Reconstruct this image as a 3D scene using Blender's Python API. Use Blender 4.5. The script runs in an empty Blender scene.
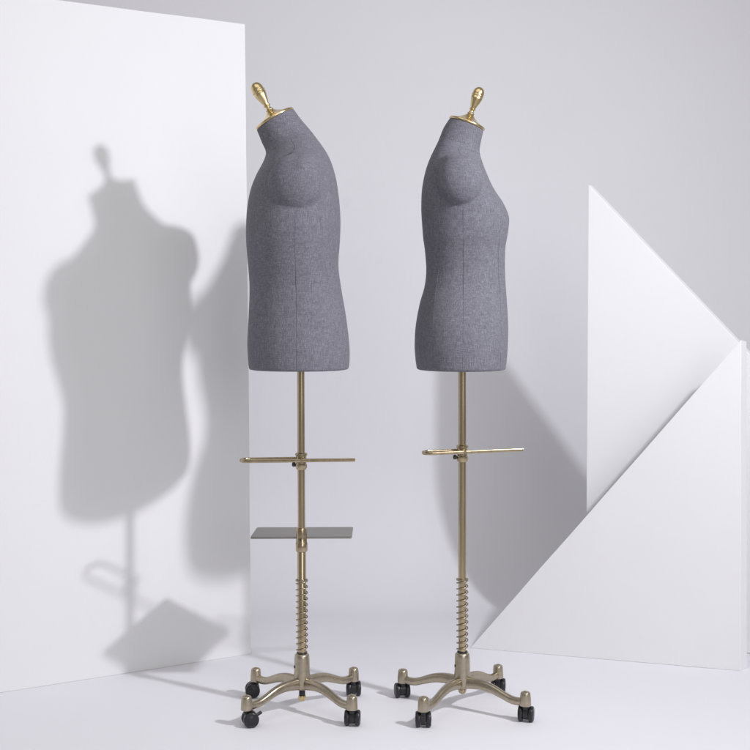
import bpy, bmesh, math, random
from mathutils import Vector, Matrix
from mathutils.bvhtree import BVHTree
random.seed(4)
sc = bpy.context.scene
COL = sc.collection
PI = math.pi
HC = 1.14                      # camera height
FPX = 1350.0                   # lens in pixels of the 750 px photograph

# ------------------------------------------------------------------ materials
def new_mat(name):
    m = bpy.data.materials.new(name); m.use_nodes = True
    nt = m.node_tree
    return m, nt, nt.nodes['Principled BSDF']

def noise(nt, scale, detail=4, rough=.6, stretch=(1, 1, 1), coord='Object'):
    tc = nt.nodes.new('ShaderNodeTexCoord'); mp = nt.nodes.new('ShaderNodeMapping')
    mp.inputs['Scale'].default_value = stretch
    n = nt.nodes.new('ShaderNodeTexNoise')
    n.inputs['Scale'].default_value = scale; n.inputs['Detail'].default_value = detail
    n.inputs['Roughness'].default_value = rough
    nt.links.new(tc.outputs[coord], mp.inputs[0]); nt.links.new(mp.outputs[0], n.inputs['Vector'])
    return n.outputs['Fac']

def math_node(nt, op, a, b):
    n = nt.nodes.new('ShaderNodeMath'); n.operation = op
    for i, v in enumerate((a, b)):
        if isinstance(v, (int, float)): n.inputs[i].default_value = v
        else: nt.links.new(v, n.inputs[i])
    return n.outputs[0]

def ramp(nt, fac, stops):
    r = nt.nodes.new('ShaderNodeValToRGB')
    el = r.color_ramp.elements
    while len(el) < len(stops): el.new(.5)
    for e, (p, c) in zip(el, stops):
        e.position = p; e.color = (*c, 1)
    nt.links.new(fac, r.inputs[0]); return r.outputs[0]

def bump(nt, b, h, strength, dist):
    n = nt.nodes.new('ShaderNodeBump'); n.inputs['Strength'].default_value = strength
    n.inputs['Distance'].default_value = dist
    nt.links.new(h, n.inputs['Height']); nt.links.new(n.outputs[0], b.inputs['Normal'])

def mat_paint(name, c, rough=.75, var=.02, scuff=.05, wave=.25, scratch=(1, 9, 1)):
    """matt emulsion: roller mottling, soft smudges, a few faint scuffs"""
    m, nt, b = new_mat(name)
    base = math_node(nt, 'MULTIPLY', math_node(nt, 'SUBTRACT', noise(nt, 1.9, 6, .6), .5), var * 4)
    sm = nt.nodes.new('ShaderNodeMapRange'); sm.inputs['From Min'].default_value = .64; sm.inputs['From Max'].default_value = .78
    nt.links.new(noise(nt, 3.1, 7, .72, scratch), sm.inputs[0])
    f = math_node(nt, 'SUBTRACT', math_node(nt, 'ADD', base, 1.0), math_node(nt, 'MULTIPLY', sm.outputs[0], scuff))
    vm = nt.nodes.new('ShaderNodeVectorMath'); vm.operation = 'SCALE'; vm.inputs[0].default_value = c
    nt.links.new(f, vm.inputs['Scale']); nt.links.new(vm.outputs[0], b.inputs['Base Color'])
    b.inputs['Roughness'].default_value = rough
    b.inputs['Specular IOR Level'].default_value = .25
    b1 = nt.nodes.new('ShaderNodeBump'); b1.inputs['Strength'].default_value = wave; b1.inputs['Distance'].default_value = .02
    nt.links.new(noise(nt, 1.3, 2, .5), b1.inputs['Height'])
    b2 = nt.nodes.new('ShaderNodeBump'); b2.inputs['Strength'].default_value = .18; b2.inputs['Distance'].default_value = .001
    nt.links.new(noise(nt, 240, 3, .6), b2.inputs['Height']); nt.links.new(b1.outputs[0], b2.inputs['Normal'])
    nt.links.new(b2.outputs[0], b.inputs['Normal'])
    return m

def mat_fabric(name, k=1.0):
    m, nt, b = new_mat(name)
    v = noise(nt, 430, 3, .75, (1, 1, .13))         # warp threads
    h = noise(nt, 430, 3, .75, (.13, .13, 1))       # weft threads
    s = noise(nt, 420, 4, .8)
    big = noise(nt, 5, 3, .5)
    t = math_node(nt, 'ADD', math_node(nt, 'MULTIPLY', v, .38), math_node(nt, 'MULTIPLY', h, .27))
    t = math_node(nt, 'ADD', t, math_node(nt, 'MULTIPLY', s, .35))
    t2 = math_node(nt, 'ADD', t, math_node(nt, 'MULTIPLY', math_node(nt, 'SUBTRACT', big, .5), .05))
    cs = [(.34, (.070, .069, .081)), (.46, (.118, .116, .136)), (.54, (.162, .160, .185)), (.68, (.29, .285, .32))]
    nt.links.new(ramp(nt, t2, [(p, tuple(x * k * 1.08 for x in c)) for p, c in cs]), b.inputs['Base Color'])
    b.inputs['Roughness'].default_value = .95
    b.inputs['Specular IOR Level'].default_value = .15
    b.inputs['Sheen Weight'].default_value = .12
    b.inputs['Sheen Roughness'].default_value = .45
    b.inputs['Sheen Tint'].default_value = (.85, .85, .92, 1)
    bump(nt, b, t, .5, .0015)
    return m

def mat_metal(name, c, rough, streak=(1, 1, .06), amt=.12):
    m, nt, b = new_mat(name)
    b.inputs['Metallic'].default_value = 1
    f = noise(nt, 90, 4, .6, streak)
    lo = tuple(v * (1 - amt) for v in c); hi = tuple(v * (1 + amt) for v in c)
    nt.links.new(ramp(nt, f, [(.35, lo), (.65, hi)]), b.inputs['Base Color'])
    mr = nt.nodes.new('ShaderNodeMapRange')
    mr.inputs['To Min'].default_value = rough * .8; mr.inputs['To Max'].default_value = rough * 1.25
    nt.links.new(f, mr.inputs[0]); nt.links.new(mr.outputs[0], b.inputs['Roughness'])
    return m

def mat_plastic(name, c, rough):
    m, nt, b = new_mat(name)
    f = noise(nt, 40, 4, .6)
    nt.links.new(ramp(nt, f, [(.3, tuple(v * .8 for v in c)), (.7, tuple(v * 1.3 for v in c))]), b.inputs['Base Color'])
    b.inputs['Roughness'].default_value = rough
    return m

M_WALL = mat_paint('backdrop_paint', (.808, .803, .835), .75, .012, .05, .12)
M_BOARD = mat_paint('white_board', (.79, .79, .80), .6, .012, .035, .35, (1, 1, 5))
M_FAB = mat_fabric('grey_melange_linen')
M_SEAM = mat_fabric('seam_thread', .84)
M_BRONZE = mat_metal('champagne_bronze', (.45, .365, .24), .22)
M_CAST = mat_metal('cast_champagne', (.43, .375, .285), .32, (1, 1, 1), .08)
M_GOLD = mat_metal('polished_brass', (.68, .535, .29), .24, (1, 1, 1), .03)
M_STEEL = mat_metal('tray_steel', (.31, .292, .265), .38, (.08, 1, 1), .1)
M_SPRING = mat_metal('spring_wire', (.34, .29, .21), .33)
M_BLACK = mat_plastic('black_caster_plastic', (.012, .012, .015), .32)
M_SCREW = mat_metal('dark_screw', (.08, .075, .07), .4)

# ------------------------------------------------------------------ mesh helpers
def link(name, bm, mat, parent=None, smooth=True, ang=None):
    me = bpy.data.meshes.new(name)
    bmesh.ops.recalc_face_normals(bm, faces=bm.faces[:])
    bm.to_mesh(me); bm.free()
    for p in me.polygons: p.use_smooth = smooth
    if ang is not None and smooth:
        me.set_sharp_from_angle(angle=math.radians(ang))
    me.materials.append(mat)
    o = bpy.data.objects.new(name, me); COL.objects.link(o)
    if parent: o.parent = parent
    return o

def lathe(bm, prof, seg=40, mtx=Matrix()):
    rings = []
    for r, z in prof:
        if r < 1e-6: rings.append([bm.verts.new(mtx @ Vector((0, 0, z)))])
        else: rings.append([bm.verts.new(mtx @ Vector((r * math.cos(2 * PI * i / seg), r * math.sin(2 * PI * i / seg), z))) for i in range(seg)])
    for a, b in zip(rings, rings[1:]):
        for i in range(seg):
            j = (i + 1) % seg
            if len(a) == 1 and len(b) == 1: continue
            if len(a) == 1: bm.faces.new((a[0], b[i], b[j]))
            elif len(b) == 1: bm.faces.new((a[i], a[j], b[0]))
            else: bm.faces.new((a[i], a[j], b[j], b[i]))
    if len(rings[0]) > 1: bm.faces.new(rings[0][::-1])
    if len(rings[-1]) > 1: bm.faces.new(rings[-1])

def catmull(pts, n):
    P = [Vector(p) for p in pts]; P = [P[0] * 2 - P[1]] + P + [P[-1] * 2 - P[-2]]
    out = []
    for k in range(1, len(P) - 2):
        for i in range(n):
            t = i / n
            a, b, c, d = P[k - 1:k + 3]
            out.append(.5 * ((2 * b) + (c - a) * t + (2 * a - 5 * b + 4 * c - d) * t * t + (3 * b - a - 3 * c + d) * t ** 3))
    out.append(P[-2]); return out

def sweep(bm, path, ra, rb=None, seg=14, closed=False, up=Vector((0, 0, 1)), power=1.0):
    """tube along path; ra = sideways radius, rb = upward radius (numbers or lists)"""
    n = len(path); rings = []
    for k in range(n):
        a = path[(k - 1) % n] if (closed or k) else path[0]
        b = path[(k + 1) % n] if (closed or k < n - 1) else path[-1]
        t = (b - a).normalized()
        s = t.cross(up)
        if s.length < 1e-4: s = t.cross(Vector((0, 1, 0)))
        s.normalize(); u = s.cross(t).normalized()
        wa = ra[k] if isinstance(ra, list) else ra
        wb = (rb[k] if isinstance(rb, list) else rb) if rb is not None else wa
        ring = []
        for i in range(seg):
            th = 2 * PI * i / seg; c, sn = math.cos(th), math.sin(th)
            c = math.copysign(abs(c) ** power, c); sn = math.copysign(abs(sn) ** power, sn)
            ring.append(bm.verts.new(path[k] + s * wa * c + u * wb * sn))
        rings.append(ring)
    m = n if closed else n - 1
    for k in range(m):
        a, b = rings[k], rings[(k + 1) % n]
        for i in range(seg):
            j = (i + 1) % seg
            bm.faces.new((a[i], a[j], b[j], b[i]))
    if not closed:
        bm.faces.new(rings[0][::-1]); bm.faces.new(rings[-1])

def ellipsoid(bm, c, r, seg=40):
    mt = Matrix.Translation(Vector(c)) @ Matrix.Diagonal((*r, 1))
    bmesh.ops.create_uvsphere(bm, u_segments=seg, v_segments=seg // 2, radius=1, matrix=mt)

def bevel_all(bm, w, seg=2):
    bmesh.ops.bevel(bm, geom=bm.edges[:], offset=w, segments=seg, affect='EDGES', profile=.6)

def box(bm, c, s, rot=Matrix()):
    mt = Matrix.Translation(Vector(c)) @ rot @ Matrix.Diagonal((*s, 1))
    return bmesh.ops.create_cube(bm, size=1, matrix=mt)

def thing(name, loc, label, cat, rot=(0, 0, 0), group=None):
    o = bpy.data.objects.new(name, None); COL.objects.link(o)
    o.location = loc; o.rotation_euler = rot
    o['label'] = label; o['category'] = cat
    if group: o['group'] = group
    return o

# ------------------------------------------------------------------ the studio sweep
WY, WR = 5.60, .523
X0, X1 = -3.6, 3.6
bm = bmesh.new()
vs = [bm.verts.new(p) for p in ((X0, -2.5, 0), (X1, -2.5, 0), (X1, WY - WR, 0), (X0, WY - WR, 0))]
bm.faces.new(vs)
fl = link('floor', bm, M_WALL); fl['kind'] = 'structure'
bm = bmesh.new()
prof = [(WY - WR + WR * math.sin(a), WR - WR * math.cos(a)) for a in [PI / 2 * i / 40 for i in range(41)]] + [(WY, 3.9)]
prev = None
for y, z in prof:
    cur = (bm.verts.new((X0, y, z)), bm.verts.new((X1, y, z)))
    if prev: bm.faces.new((prev[0], prev[1], cur[1], cur[0]))
    prev = cur
bk = link('backdrop', bm, M_WALL); bk['kind'] = 'structure'

# ------------------------------------------------------------------ white boards
def board(name, base, d, front, back, thick, label, lift):
    """front/back: outlines (distance along board, height); d = direction of the board on the floor"""
    root = Vector((base[0], base[1], 0)); d = Vector((d[0], d[1], 0)).normalized()
    nrm = Vector((-d.y, d.x, 0))                     # points away from the camera
    from mathutils import noise as mn
    def cut(pts, seed):
        out = []
        for (t0, z0), (t1, z1) in zip(pts, pts[1:] + pts[:1]):
            L = math.hypot(t1 - t0, z1 - z0); k = max(2, int(L / .06)); nx, nz = (z1 - z0) / L, -(t1 - t0) / L
            for i in range(k):
                u = i / k; w_ = (0 if i == 0 else 1) * .0013 * mn.noise(Vector((u * L * 4.5, z0 * 3 + t0, seed)))
                if z0 < .01 and z1 < .01: w_ = abs(w_) * -.8      # the foot stays on the floor
                out.append((t0 + (t1 - t0) * u + nx * w_, z0 + (z1 - z0) * u + nz * w_))
        return out
    front = cut(front, lift * 900 + thick * 50); back = cut(back, lift * 900 + thick * 50)
    if len(back) != len(front): back = [(t + thick * .3, z) for t, z in front]
    bm = bmesh.new()
    F = [bm.verts.new(d * t + Vector((0, 0, z + lift))) for t, z in front]
    B = [bm.verts.new(d * t + nrm * thick + Vector((0, 0, z + lift))) for t, z in back]
    n = len(F)
    bm.faces.new(F); bm.faces.new(B[::-1])
    for i in range(n):
        j = (i + 1) % n
        bm.faces.new((F[i], B[i], B[j], F[j]))
    bmesh.ops.recalc_face_normals(bm, faces=bm.faces[:])
    bevel_all(bm, .0022, 2)
    o = link(name, bm, M_BOARD, smooth=False)
    o.location = root
    o['label'] = label; o['category'] = 'panel'
    return o

board('rectangular_panel', (-1.122, 4.04), (.84, .543),
      [(-1.5, 0), (.846, 0), (.822, 2.097), (-1.5, 2.097)],
      [(-1.5, 0), (.846, 0), (.822, 2.097), (-1.5, 2.097)], .03,
      'tall white rectangular panel standing on the left, catching the mannequin shadows', -.0001)
a = .25
td = (math.cos(a), -math.sin(a))
# height falls from the apex to the right
board('triangular_panel', (.723, 4.638), td,
      [(0, 0), (1.466, 0), (.010, 1.576)],
      [(0, 0), (1.70, 0), (.012, 1.578)], .035,
      'taller white triangular panel behind, its point up and its edge sloping down to the right', .0015)
board('triangular_panel', (.322, 4.58), (.837, -.293),
      [(0, 0), (.888, 0), (.890, 1.052)],
      [(.03, 0), (.906, 0), (.904, 1.046)], .045,
      'low white triangular panel in front, its edge rising to a point at the right', -.0001)

# ------------------------------------------------------------------ dress forms
def build_torso(root_inv, Y, pairs, stumps, extra):
    """pairs: outline of the body, left and right point of each section in photograph pixels at depth Y, and half width in metres"""
    def w(px, py): return Vector(((px - 375) / FPX * Y, Y, HC + (312 - py) / FPX * Y))
    rows = [(*w(a[0], a[1]).xz, *w(b[0], b[1]).xz, h) for a, b, h in pairs]
    # smooth interpolation of the sections
    P = [rows[0]] + rows + [rows[-1]]
    secs = []
    for k in range(1, len(P) - 2):
        for i in range(6):
            t = i / 6
            secs.append([.5 * ((2 * q) + (r - p) * t + (2 * p - 5 * q + 4 * r - s) * t * t + (3 * q - p - 3 * r + s) * t ** 3)
                         for p, q, r, s in zip(*P[k - 1:k + 3])])
    secs.append(list(rows[-1]))
    bm = bmesh.new(); seg = 72; rings = []
    ns = len(secs)
    for k, (xa, za, xb, zb, h) in enumerate(secs):
        A = Vector((xa, Y, za)); B = Vector((xb, Y, zb)); c = (A + B) / 2; ax = (B - A) / 2
        e = .94 if k > ns * .3 else 1.0
        rings.append([bm.verts.new(c + ax * math.copysign(abs(math.cos(t)) ** e, math.cos(t)) + Vector((0, h, 0)) * math.copysign(abs(math.sin(t)) ** e, math.sin(t)))
                      for t in [2 * PI * i / seg for i in range(seg)]])
    for a, b in zip(rings, rings[1:]):
        for i in range(seg):
            j = (i + 1) % seg; bm.faces.new((a[i], a[j], b[j], b[i]))
    bm.faces.new(rings[0][::-1]); bm.faces.new(rings[-1])
    for (px, py), dy, r, tilt in stumps:
        c = w(px, py)
        for s in (-1, 1):
            mt = Matrix.Translation(Vector((c.x, Y + s * dy, c.z))) @ Matrix.Rotation(s * tilt, 4, 'X') @ Matrix.Diagonal((*r, 1))
            bmesh.ops.create_uvsphere(bm, u_segments=40, v_segments=20, radius=1, matrix=mt)
    for (px, py), dy, r in extra:
        c = w(px, py)
        for s in (-1, 1): ellipsoid(bm, (c.x, Y + s * dy, c.z), r)
    for v in bm.verts: v.co = root_inv @ v.co
    bmesh.ops.recalc_face_normals(bm, faces=bm.faces[:])
    me = bpy.data.meshes.new('torso_raw'); bm.to_mesh(me); bm.free()
    tmp = bpy.data.objects.new('torso_raw', me); COL.objects.link(tmp)
    md = tmp.modifiers.new('r', 'REMESH'); md.mode = 'VOXEL'; md.voxel_size = .0042; md.use_smooth_shade = True
    ms = tmp.modifiers.new('s', 'SMOOTH'); ms.factor = .6; ms.iterations = 5
    dg = bpy.context.evaluated_depsgraph_get(); dg.update()
    out = bpy.data.meshes.new_from_object(tmp.evaluated_get(dg))
    bpy.data.objects.remove(tmp); bpy.data.meshes.remove(me)
    for p in out.polygons: p.use_smooth = True
    out.materials.clear(); out.materials.append(M_FAB)
    return out, w

def torso_part(mesh, parent, seams, ring_seams, w, inv, Y):
    mesh.name = 'torso'
    o = bpy.data.objects.new('torso', mesh); COL.objects.link(o); o.parent = parent
    bvh = BVHTree.FromPolygons([v.co for v in mesh.vertices], [tuple(p.vertices) for p in mesh.polygons])
    def seam(path, closed=False, r=.0009):
        if len(path) < 3: return
        for _ in range(2):
            path = [path[i] if (not closed and i in (0, len(path) - 1)) else (path[i - 1] + path[i] * 2 + path[(i + 1) % len(path)]) / 4 for i in range(len(path))]
        b = bmesh.new(); sweep(b, path, r, seg=8, closed=closed, up=Vector((0, 1, 0)))
        link('seam', b, M_SEAM, o)
    for pts, sides, closed in seams:
        cp = catmull([(x, y, 0) for x, y in pts], 8)
        for s in sides:
            path = []
            for p in cp:
                q = w(p.x, p.y); q = inv @ q
                hit = bvh.ray_cast(Vector((q.x, s * 1.0, q.z)), Vector((0, -s, 0)))
                if hit[0] is not None: path.append(hit[0] - hit[1] * .0002)
            if closed: path = path[:-1]
            seam(path, closed)
    for A, B, h in ring_seams:
        a = inv @ w(*A); b = inv @ w(*B); c = (a + b) / 2; ax = (b - a).normalized()
        path = []
        for i in range(72):
            t = 2 * PI * i / 72
            d = (ax * math.cos(t) + Vector((0, 1, 0)) * math.sin(t)).normalized()
            hit = bvh.ray_cast(c + d * .4, -d)
            if hit[0] is not None: path.append(hit[0] - hit[1] * .0002)
        seam(path, True)
    return o

def finial(parent, centre, normal, R, k):
    """brass neck plate and turned knob"""
    n = normal.normalized(); q = n.to_track_quat('Z', 'Y')
    mt = Matrix.Translation(centre) @ q.to_matrix().to_4x4()
    bm = bmesh.new()
    lathe(bm, [(0, -.004), (R - .001, -.004), (R, -.003), (R, .0015), (R - .0015, .003), (R * .86, .0045), (R * .66, .0085), (R * .45, .0145), (R * .28, .021),
               (R * .19, .026), (R * .165, .029), (0, .029)], 56, mt)
    plate = link('neck_plate', bm, M_GOLD, parent, ang=50)
    bm = bmesh.new()
    pr = [(0, .0285), (.0115, .0285), (.012, .030), (.0105, .032), (.008, .0345), (.0072, .039), (.0078, .042), (.0105, .0435), (.0108, .0455), (.0085, .047),
          (.0088, .050), (.0115, .058), (.0150, .069), (.0180, .080), (.0190, .0865), (.0178, .088), (.0178, .0895), (.0198, .0905), (.0202, .0935),
          (.0190, .095), (.0182, .0965), (.0186, .098), (.0182, .104), (.0166, .110), (.0135, .1155), (.0085, .1195), (.004, .121), (0, .1215)]
    lathe(bm, [(r * k, z if z < .03 else .0285 + (z - .0285) * k) for r, z in pr], 40, mt)
    link('knob', bm, M_GOLD, plate, ang=60)

def caster(parent, x, y, yaw, brake=False):
    mt = Matrix.Translation((x, y, 0)) @ Matrix.Rotation(yaw, 4, 'Z')
    off = .010                                       # trail of the wheel behind the swivel
    bm = bmesh.new()
    # hood over the axle
    N = 27; prof = []
    for i in range(N + 1):
        t = 2 * PI * i / (N + 1); prof.append((off + .0180 * math.cos(t), .0225 + (.0225 if t < PI else .0170) * math.sin(t)))
    L = [bm.verts.new(mt @ Vector((px, -.0070, pz))) for px, pz in prof]
    R_ = [bm.verts.new(mt @ Vector((px, .0070, pz))) for px, pz in prof]
    bm.faces.new(L); bm.faces.new(R_[::-1])
    for i in range(N + 1):
        j = (i + 1) % (N + 1); bm.faces.new((L[i], R_[i], R_[j], L[j]))
    lathe(bm, [(.0085, .036), (.0085, .0475), (.006, .0475)], 20, mt)
    if brake:
        box(bm, mt @ Vector((off + .024, 0, .033)), (.018, .016, .004), Matrix.Rotation(yaw, 4, 'Z') @ Matrix.Rotation(-.5, 4, 'Y'))
    c = link('caster', bm, M_BLACK, parent, ang=35)
    for s in (-1, 1):
        b = bmesh.new()
        m2 = mt @ Matrix.Translation((off, s * .0146, .0215)) @ Matrix.Rotation(s * -PI / 2, 4, 'X')
        lathe(b, [(0, -.0065), (.018, -.0065), (.0205, -.0055), (.0215, -.003), (.0215, .003), (.0205, .0055), (.0185, .0066), (.0165, .0056), (.0120, .0060), (.009, .0075), (.004, .008), (0, .008)], 36, m2)
        link('wheel', b, M_BLACK, c, ang=40)

def base(parent, rot, yaws, brakes, nub):
    bm = bmesh.new()
    lathe(bm, [(.0155, .062), (.0205, .066), (.0240, .078), (.0238, .092), (.0220, .120), (.0215, .150), (.0205, .160), (.0185, .1635), (.0145, .165), (.0145, .160)], 44)
    hub = link('hub', bm, M_CAST, parent, ang=50)
    b = bmesh.new(); lathe(b, [(.0150, .1605), (.0150, .1685), (.0125, .1695)], 32); link('collar_ring', b, M_SCREW, hub, ang=40)
    b = bmesh.new()
    sm = Matrix.Translation((-.0215, -.006, .128)) @ Matrix.Rotation(-PI / 2, 4, 'Y')
    lathe(b, [(0, -.004), (.004, -.004), (.004, .0012), (0, .0018)], 16, sm); link('set_screw', b, M_SCREW, hub, ang=40)
    if nub == 'dark':
        b = bmesh.new(); lathe(b, [(.009, .078), (.009, .046), (.007, .044)], 24); link('foot_pedal_stem', b, M_BLACK, hub, ang=40)
        b = bmesh.new(); lathe(b, [(.0105, .045), (.0110, .043), (.0110, .034), (.009, .031), (0, .031)], 24); link('end_ferrule', b, M_GOLD, hub, ang=40)
    else:
        b = bmesh.new(); lathe(b, [(.008, .078), (.008, .066), (.0105, .064), (.0120, .058), (.0105, .051), (.006, .047), (0, .046)], 24); link('end_knob', b, M_BRONZE, hub, ang=40)
    for k in range(4):
        a = rot + k * PI / 2; d = Vector((math.cos(a), math.sin(a), 0))
        cp = catmull([(.004, 0, .079), (.035, 0, .0815), (.065, 0, .0820), (.098, 0, .0765), (.130, 0, .0655), (.158, 0, .0565), (.182, 0, .0545), (.200, 0, .057)], 5)
        path = [d * p.x + Vector((0, 0, p.z)) for p in cp]
        n = len(path)
        ra = [.0135 - .0045 * math.sin(min(1, i / n * 1.6) * PI / 2) + .0015 * (i / n) for i in range(n)]
        rb = [.0175 - .0065 * min(1, i / n * 1.7) for i in range(n)]
        b = bmesh.new(); sweep(b, path, ra, rb, 20, power=.85)
        e = d * .205
        lathe(b, [(.0154, .0465), (.0160, .0485), (.0153, .064), (.0142, .078), (.0132, .0825), (.0108, .0848), (.006, .0855), (0, .0856)], 32, Matrix.Translation(e))
        leg = link('leg', b, M_CAST, parent, ang=60)
        b = bmesh.new()
        lathe(b, [(0, .0848), (.0058, .0848), (.0058, .0864), (.004, .0873), (0, .0875)], 18, Matrix.Translation(e)); link('stem_cap', b, M_BRONZE, leg, ang=40)
        caster(leg, e.x, e.y, yaws[k], brakes[k])

def spring(parent, z0, z1, turns):
    bm = bmesh.new(); n = turns * 26; path = []
    for i in range(n + 1):
        t = i / n; z = z0 + (z1 - z0) * t; a = 2 * PI * turns * t + .6
        path.append(Vector((.0158 * math.cos(a), .0158 * math.sin(a), z)))
    sweep(bm, path, .00185, seg=8); link('spring', bm, M_SPRING, parent)

def collar(parent, z, name='clamp_collar', knob_dir=None):
    bm = bmesh.new()
    lathe(bm, [(.0112, .022), (.0150, .021), (.0172, .019), (.0172, .014), (.0150, .012), (.0145, .006), (.0145, -.010), (.0165, -.012), (.0168, -.020), (.0150, -.023), (.0130, -.027), (.0110, -.027)], 36, Matrix.Translation((0, 0, z)))
    c = link(name, bm, M_BRONZE, parent, ang=40)
    if knob_dir is not None:
        b = bmesh.new()
        mt = Matrix.Translation((0, 0, z - .013)) @ Matrix.Rotation(knob_dir, 4, 'Z') @ Matrix.Rotation(PI / 2, 4, 'Y')
        lathe(b, [(.003, .012), (.003, .0185), (.0062, .0185), (.0066, .020), (.0066, .025), (.005, .0265), (0, .027)], 20, mt)
        link('tightening_knob', b, M_SCREW, c, ang=40)
    return c

def hanger_bar(parent, z, left, right, gap, yaw, pitch):
    """hairpin shaped flat bar around the pole"""
    R = Matrix.Rotation(yaw, 4, 'Z') @ Matrix.Rotation(pitch, 4, 'Y')
    pts = []
    for i in range(0, 12): pts.append(Vector((right + (left + gap - right) * i / 12, -gap, 0)))
    for i in range(0, 13):
        t = PI * i / 12; pts.append(Vector((left + gap - gap * math.sin(t), -gap * math.cos(t), 0)))
    for i in range(5, -1, -1): pts.append(Vector((-.006 + (left + gap + .006) * i / 6, gap, 0)))
    path = [Matrix.Translation((0, 0, z)) @ R @ p for p in pts]
    bm = bmesh.new(); sweep(bm, path, 0.0034, .0051, 16, power=.75)
    h = link('measuring_bar', bm, M_BRONZE, parent, ang=60)
    b = bmesh.new()
    for s in (-1, 1):
        mt = Matrix.Translation((0, 0, z)) @ R @ Matrix.Translation((0, s * gap / 2 + s * .004, 0)) @ Matrix.Rotation(PI / 2, 4, 'X')
        lathe(b, [(.0048, -.012), (.0048, .012)], 16, mt)
    link('bar_pin', b, M_BRONZE, h, ang=40)
    return h

def root_at(px, Y): return (px - 375) / FPX * Y

# ---- left form: broad chest facing left
YM = 3.857
mroot = thing('dress_form', (root_at(302.2, YM), YM, 0),
              'broad grey linen mannequin facing left, a bar and a square tray on its stand', 'mannequin', (0, math.radians(-.22), 0), 'tailor mannequins on wheeled stands')
bpy.context.view_layer.update()
minv = (Matrix.Translation(mroot.location) @ mroot.rotation_euler.to_matrix().to_4x4()).inverted()
mp = [((256.4, 129.6), (293, 108.2), .0585), ((258.2, 133.5), (295.6, 111.8), .0590), ((262, 143), (301.5, 119.8), .0600), ((266, 152.5), (308.5, 128), .0640),
      ((263.5, 162), (317.5, 139.5), .094), ((257.5, 174), (328.5, 156), .140), ((251.5, 189), (335.2, 175), .172), ((248, 206), (339, 198), .185),
      ((246.6, 224), (340.5, 221), .190), ((246.6, 243), (339.8, 243), .182), ((248.4, 265), (338.4, 265), .165), ((249.8, 288), (341.2, 288), .151),
      ((248.9, 316), (346, 316), .155), ((247.6, 342), (349.2, 342), .164), ((248.2, 356), (349.8, 356), .166), ((248.8, 364), (349.4, 364), .166), ((249.4, 369.4), (348.8, 369.4), .165)]
mesh, w = build_torso(minv, YM, mp, [((298.5, 188.5), .158, (.075, .056, .080), .06)], [((285, 214), .078, (.085, .088, .11)), ((304, 178), .0, (.076, .210, .084))])
t = torso_part(mesh, mroot, [([(299, 216), (298.5, 240), (299, 270), (299.5, 300), (300, 330), (300, 367)], (-1, 1), False),
                             ([(293.5, 144), (296, 149), (297, 155)], (-1, 1), False)],
               [((266, 156), (313, 133), .07)], w, minv, YM)
cA, cB = minv @ w(256.4, 129.6), minv @ w(293, 108.2)
ax = cB - cA; finial(mroot, (cA + cB) / 2, Vector((-ax.z, 0, ax.x)), .0612, .97)
bm = bmesh.new(); lathe(bm, [(.0105, .48), (.0105, .99), (.0095, .99)], 32); link('pole', bm, M_BRONZE, mroot, ang=40)
bm = bmesh.new(); lathe(bm, [(.0122, .150), (.0122, .466), (.011, .468)], 32); link('lower_pole', bm, M_BRONZE, mroot, ang=40)
spring(mroot, .168, .374, 12)
bm = bmesh.new(); lathe(bm, [(.0125, .372), (.0175, .372), (.0175, .376), (.0125, .377)], 28); link('spring_stop', bm, M_SPRING, mroot, ang=40)
base(mroot, PI / 4, [PI * .52, PI * 1.04, .3, PI * .47], [False, False, True, False], 'dark')
collar(mroot, .717, knob_dir=PI * .92)
hanger_bar(mroot, .7185, -.172, .154, .026, math.radians(1.5), math.radians(-.35))
bm = bmesh.new(); lathe(bm, [(.0112, .524), (.0150, .523), (.0160, .520), (.0155, .500), (.0155, .482), (.0168, .480), (.0168, .460), (.0150, .456), (.0124, .455)], 36)
tc = link('tray_clamp', bm, M_BRONZE, mroot, ang=40)
b = bmesh.new(); mt = Matrix.Translation((-.002, -.0155, .492)) @ Matrix.Rotation(PI / 2, 4, 'X')
lathe(b, [(0, 0), (.003, 0), (.003, .003), (0, .0035)], 16, mt); link('clamp_screw', b, M_SCREW, tc, ang=40)
# tray: folded sheet with a short lip, bolted behind the pole
bm = bmesh.new()
box(bm, (-.002, .123, .4945), (.290, .214, .002))
bmesh.ops.bevel(bm, geom=[e for e in bm.edges if abs((e.verts[0].co - e.verts[1].co).z) > .001], offset=.004, segments=4, affect='EDGES')
for (cx, cy, sx, sy) in ((-.002, .0165, .286, .0016), (-.002, .2295, .286, .0016), (-.1465, .123, .0016, .208), (.1425, .123, .0016, .208)):
    box(bm, (cx, cy, .4915), (sx, sy, .0040))
for v in bm.verts: v.co.z -= (v.co.y - .016) * .031           # the tray sags a little to the back
tr = link('tray', bm, M_STEEL, mroot, smooth=False)
b = bmesh.new(); box(b, (-.002, .030, .4885), (.022, .050, .004)); bevel_all(b, .001)
link('tray_bracket', b, M_BRONZE, tr, smooth=False)

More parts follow.
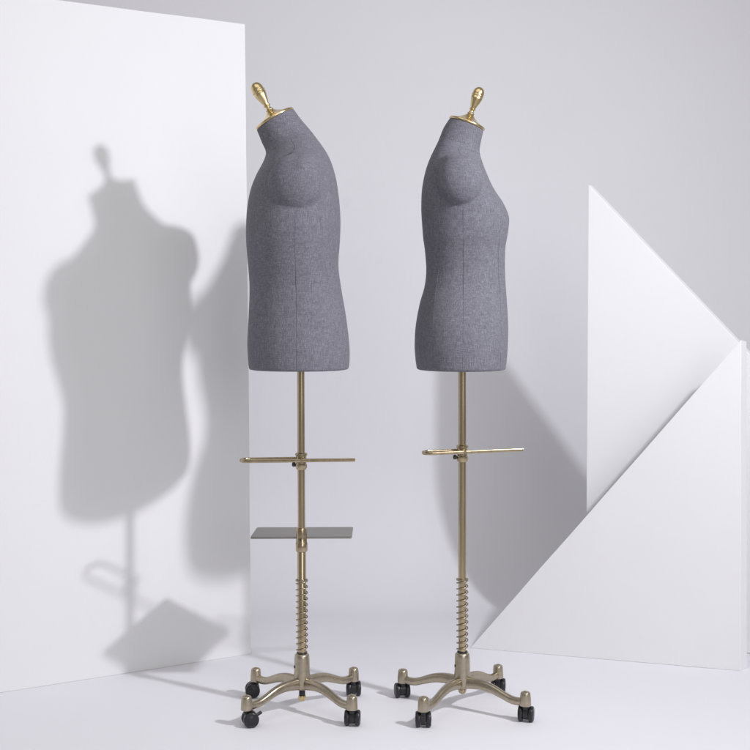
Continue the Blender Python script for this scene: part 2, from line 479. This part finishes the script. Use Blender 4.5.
# ---- right form: bust facing right
YF = 3.868
froot = thing('dress_form', (root_at(462.3, YF), YF, 0),
              'slimmer grey linen mannequin with a bust facing right on a brass stand without a tray', 'mannequin', (0, 0, 0), 'tailor mannequins on wheeled stands')
finv = Matrix.Translation(-froot.location)
fp = [((450.6, 117.2), (483.8, 129.6), .0510), ((447.5, 121.5), (482.6, 134.5), .0515), ((443, 129), (480.9, 142), .053), ((437.5, 142.5), (479.6, 152), .060), ((430.5, 157), (482.5, 163), .092),
      ((425.3, 171.5), (487, 175), .121), ((422, 189), (494, 190), .128), ((421.2, 206), (503.2, 204), .140), ((421.6, 218), (508.6, 217), .137), ((422.4, 229), (508.4, 228), .134), ((423.2, 239), (506.6, 239), .129),
      ((424.8, 250), (505, 250), .120), ((426.2, 270), (504.8, 270), .112), ((424.4, 287), (505.6, 287), .118), ((419.6, 304), (506.8, 304), .137), ((415.6, 326), (507.8, 326), .158),
      ((414.6, 346), (507.4, 346), .166), ((415.4, 359), (506.4, 359), .165), ((416.2, 365), (505.8, 365), .164), ((416.8, 369.6), (505.2, 369.6), .163)]
mesh, w = build_torso(finv, YF, fp, [((457.5, 184), .126, (.063, .048, .071), .12)], [((477.5, 221), .056, (.078, .060, .064)), ((455, 175), .0, (.066, .160, .066))])
torso_part(mesh, froot, [([(460, 212), (460.5, 240), (461, 270), (460.5, 300), (459.5, 330), (459, 367)], (-1, 1), False),
                         ([(456.5, 151), (457.5, 154), (458, 158)], (-1, 1), False),
                         ([(437, 215), (437.5, 240), (438, 260), (435.5, 285), (432.5, 305), (431, 335), (431, 366)], (-1, 1), False),
                         ([(497, 232), (496, 255), (496.5, 285), (498, 320), (497, 366)], (-1, 1), False)],
           [((436, 146), (480, 155), .07)], w, finv, YF)
cA, cB = finv @ w(450.6, 117.2), finv @ w(483.8, 129.6)
ax = cB - cA; finial(froot, (cA + cB) / 2, Vector((-ax.z, 0, ax.x)), .0535, .88)
bm = bmesh.new(); lathe(bm, [(.0112, .150), (.0112, .99), (.010, .99)], 32); link('pole', bm, M_BRONZE, froot, ang=40)
spring(froot, .168, .374, 12)
bm = bmesh.new(); lathe(bm, [(.0115, .372), (.0175, .372), (.0175, .376), (.0115, .377)], 28); link('spring_stop', bm, M_SPRING, froot, ang=40)
base(froot, math.radians(55), [PI * .45, PI * .56, PI * .5, PI * .42], [False] * 4, 'ball')
collar(froot, .738, knob_dir=PI * 1.08)
hanger_bar(froot, .741, -.116, .176, .024, math.radians(14), math.radians(-.8))

# ------------------------------------------------------------------ light
def area(name, loc, target, energy, sx, sy=None, color=(1, 1, 1), shape=None):
    l = bpy.data.lights.new(name, 'AREA'); l.energy = energy; l.color = color
    l.shape = shape or ('RECTANGLE' if sy else 'DISK'); l.size = sx
    if sy: l.size_y = sy
    o = bpy.data.objects.new(name, l); COL.objects.link(o); o.location = loc
    o.rotation_euler = (Vector(target) - Vector(loc)).to_track_quat('-Z', 'Y').to_euler()
    return o
key = area('key_lamp', (1.866, 2.353, 2.366), (-.8, 4.45, .62), 29.5, .13, color=(.975, .965, 1.03))
key.data.spread = 2.2                            # narrower beam, weaker away from its aim
dif = area('key_diffuser', (1.885, 2.320, 2.380), (-.3, 4.4, .6), 5, .5, color=(.975, .965, 1.03))
dif.data.spread = 2.2
area('front_softbox', (2.0, -1.2, 2.0), (0, 4.4, 1.0), 48, 2.6, 2.2, color=(1.0, .99, 1.0))
area('added_overhead_fill', (-.3, 2.2, 3.7), (-.1, 4.4, .6), 23, 3.2, 2.2, color=(1.0, .99, .99))  # unseen lamp added for fill from above and highlights on the metal
# dim bounce of the room round the set
wd = bpy.data.worlds.new('World'); sc.world = wd; wd.use_nodes = True
bg = wd.node_tree.nodes['Background']
bg.inputs[0].default_value = (1.0, .99, .99, 1)
bg.inputs[1].default_value = .29

# ------------------------------------------------------------------ camera
cam = bpy.data.cameras.new('camera'); co = bpy.data.objects.new('camera', cam); COL.objects.link(co)
co.location = (0, 0, HC); co.rotation_euler = (PI / 2, 0, 0)
cam.sensor_width = 36; cam.lens = 36 * FPX / 750
cam.shift_y = (312 - 375) / 750
cam.clip_end = 50; cam.clip_start = .05
sc.camera = co
sc.view_settings.view_transform = 'Standard'; sc.view_settings.look = 'None'
sc.view_settings.exposure = 0; sc.view_settings.gamma = 1
sc.cycles.use_denoising = True
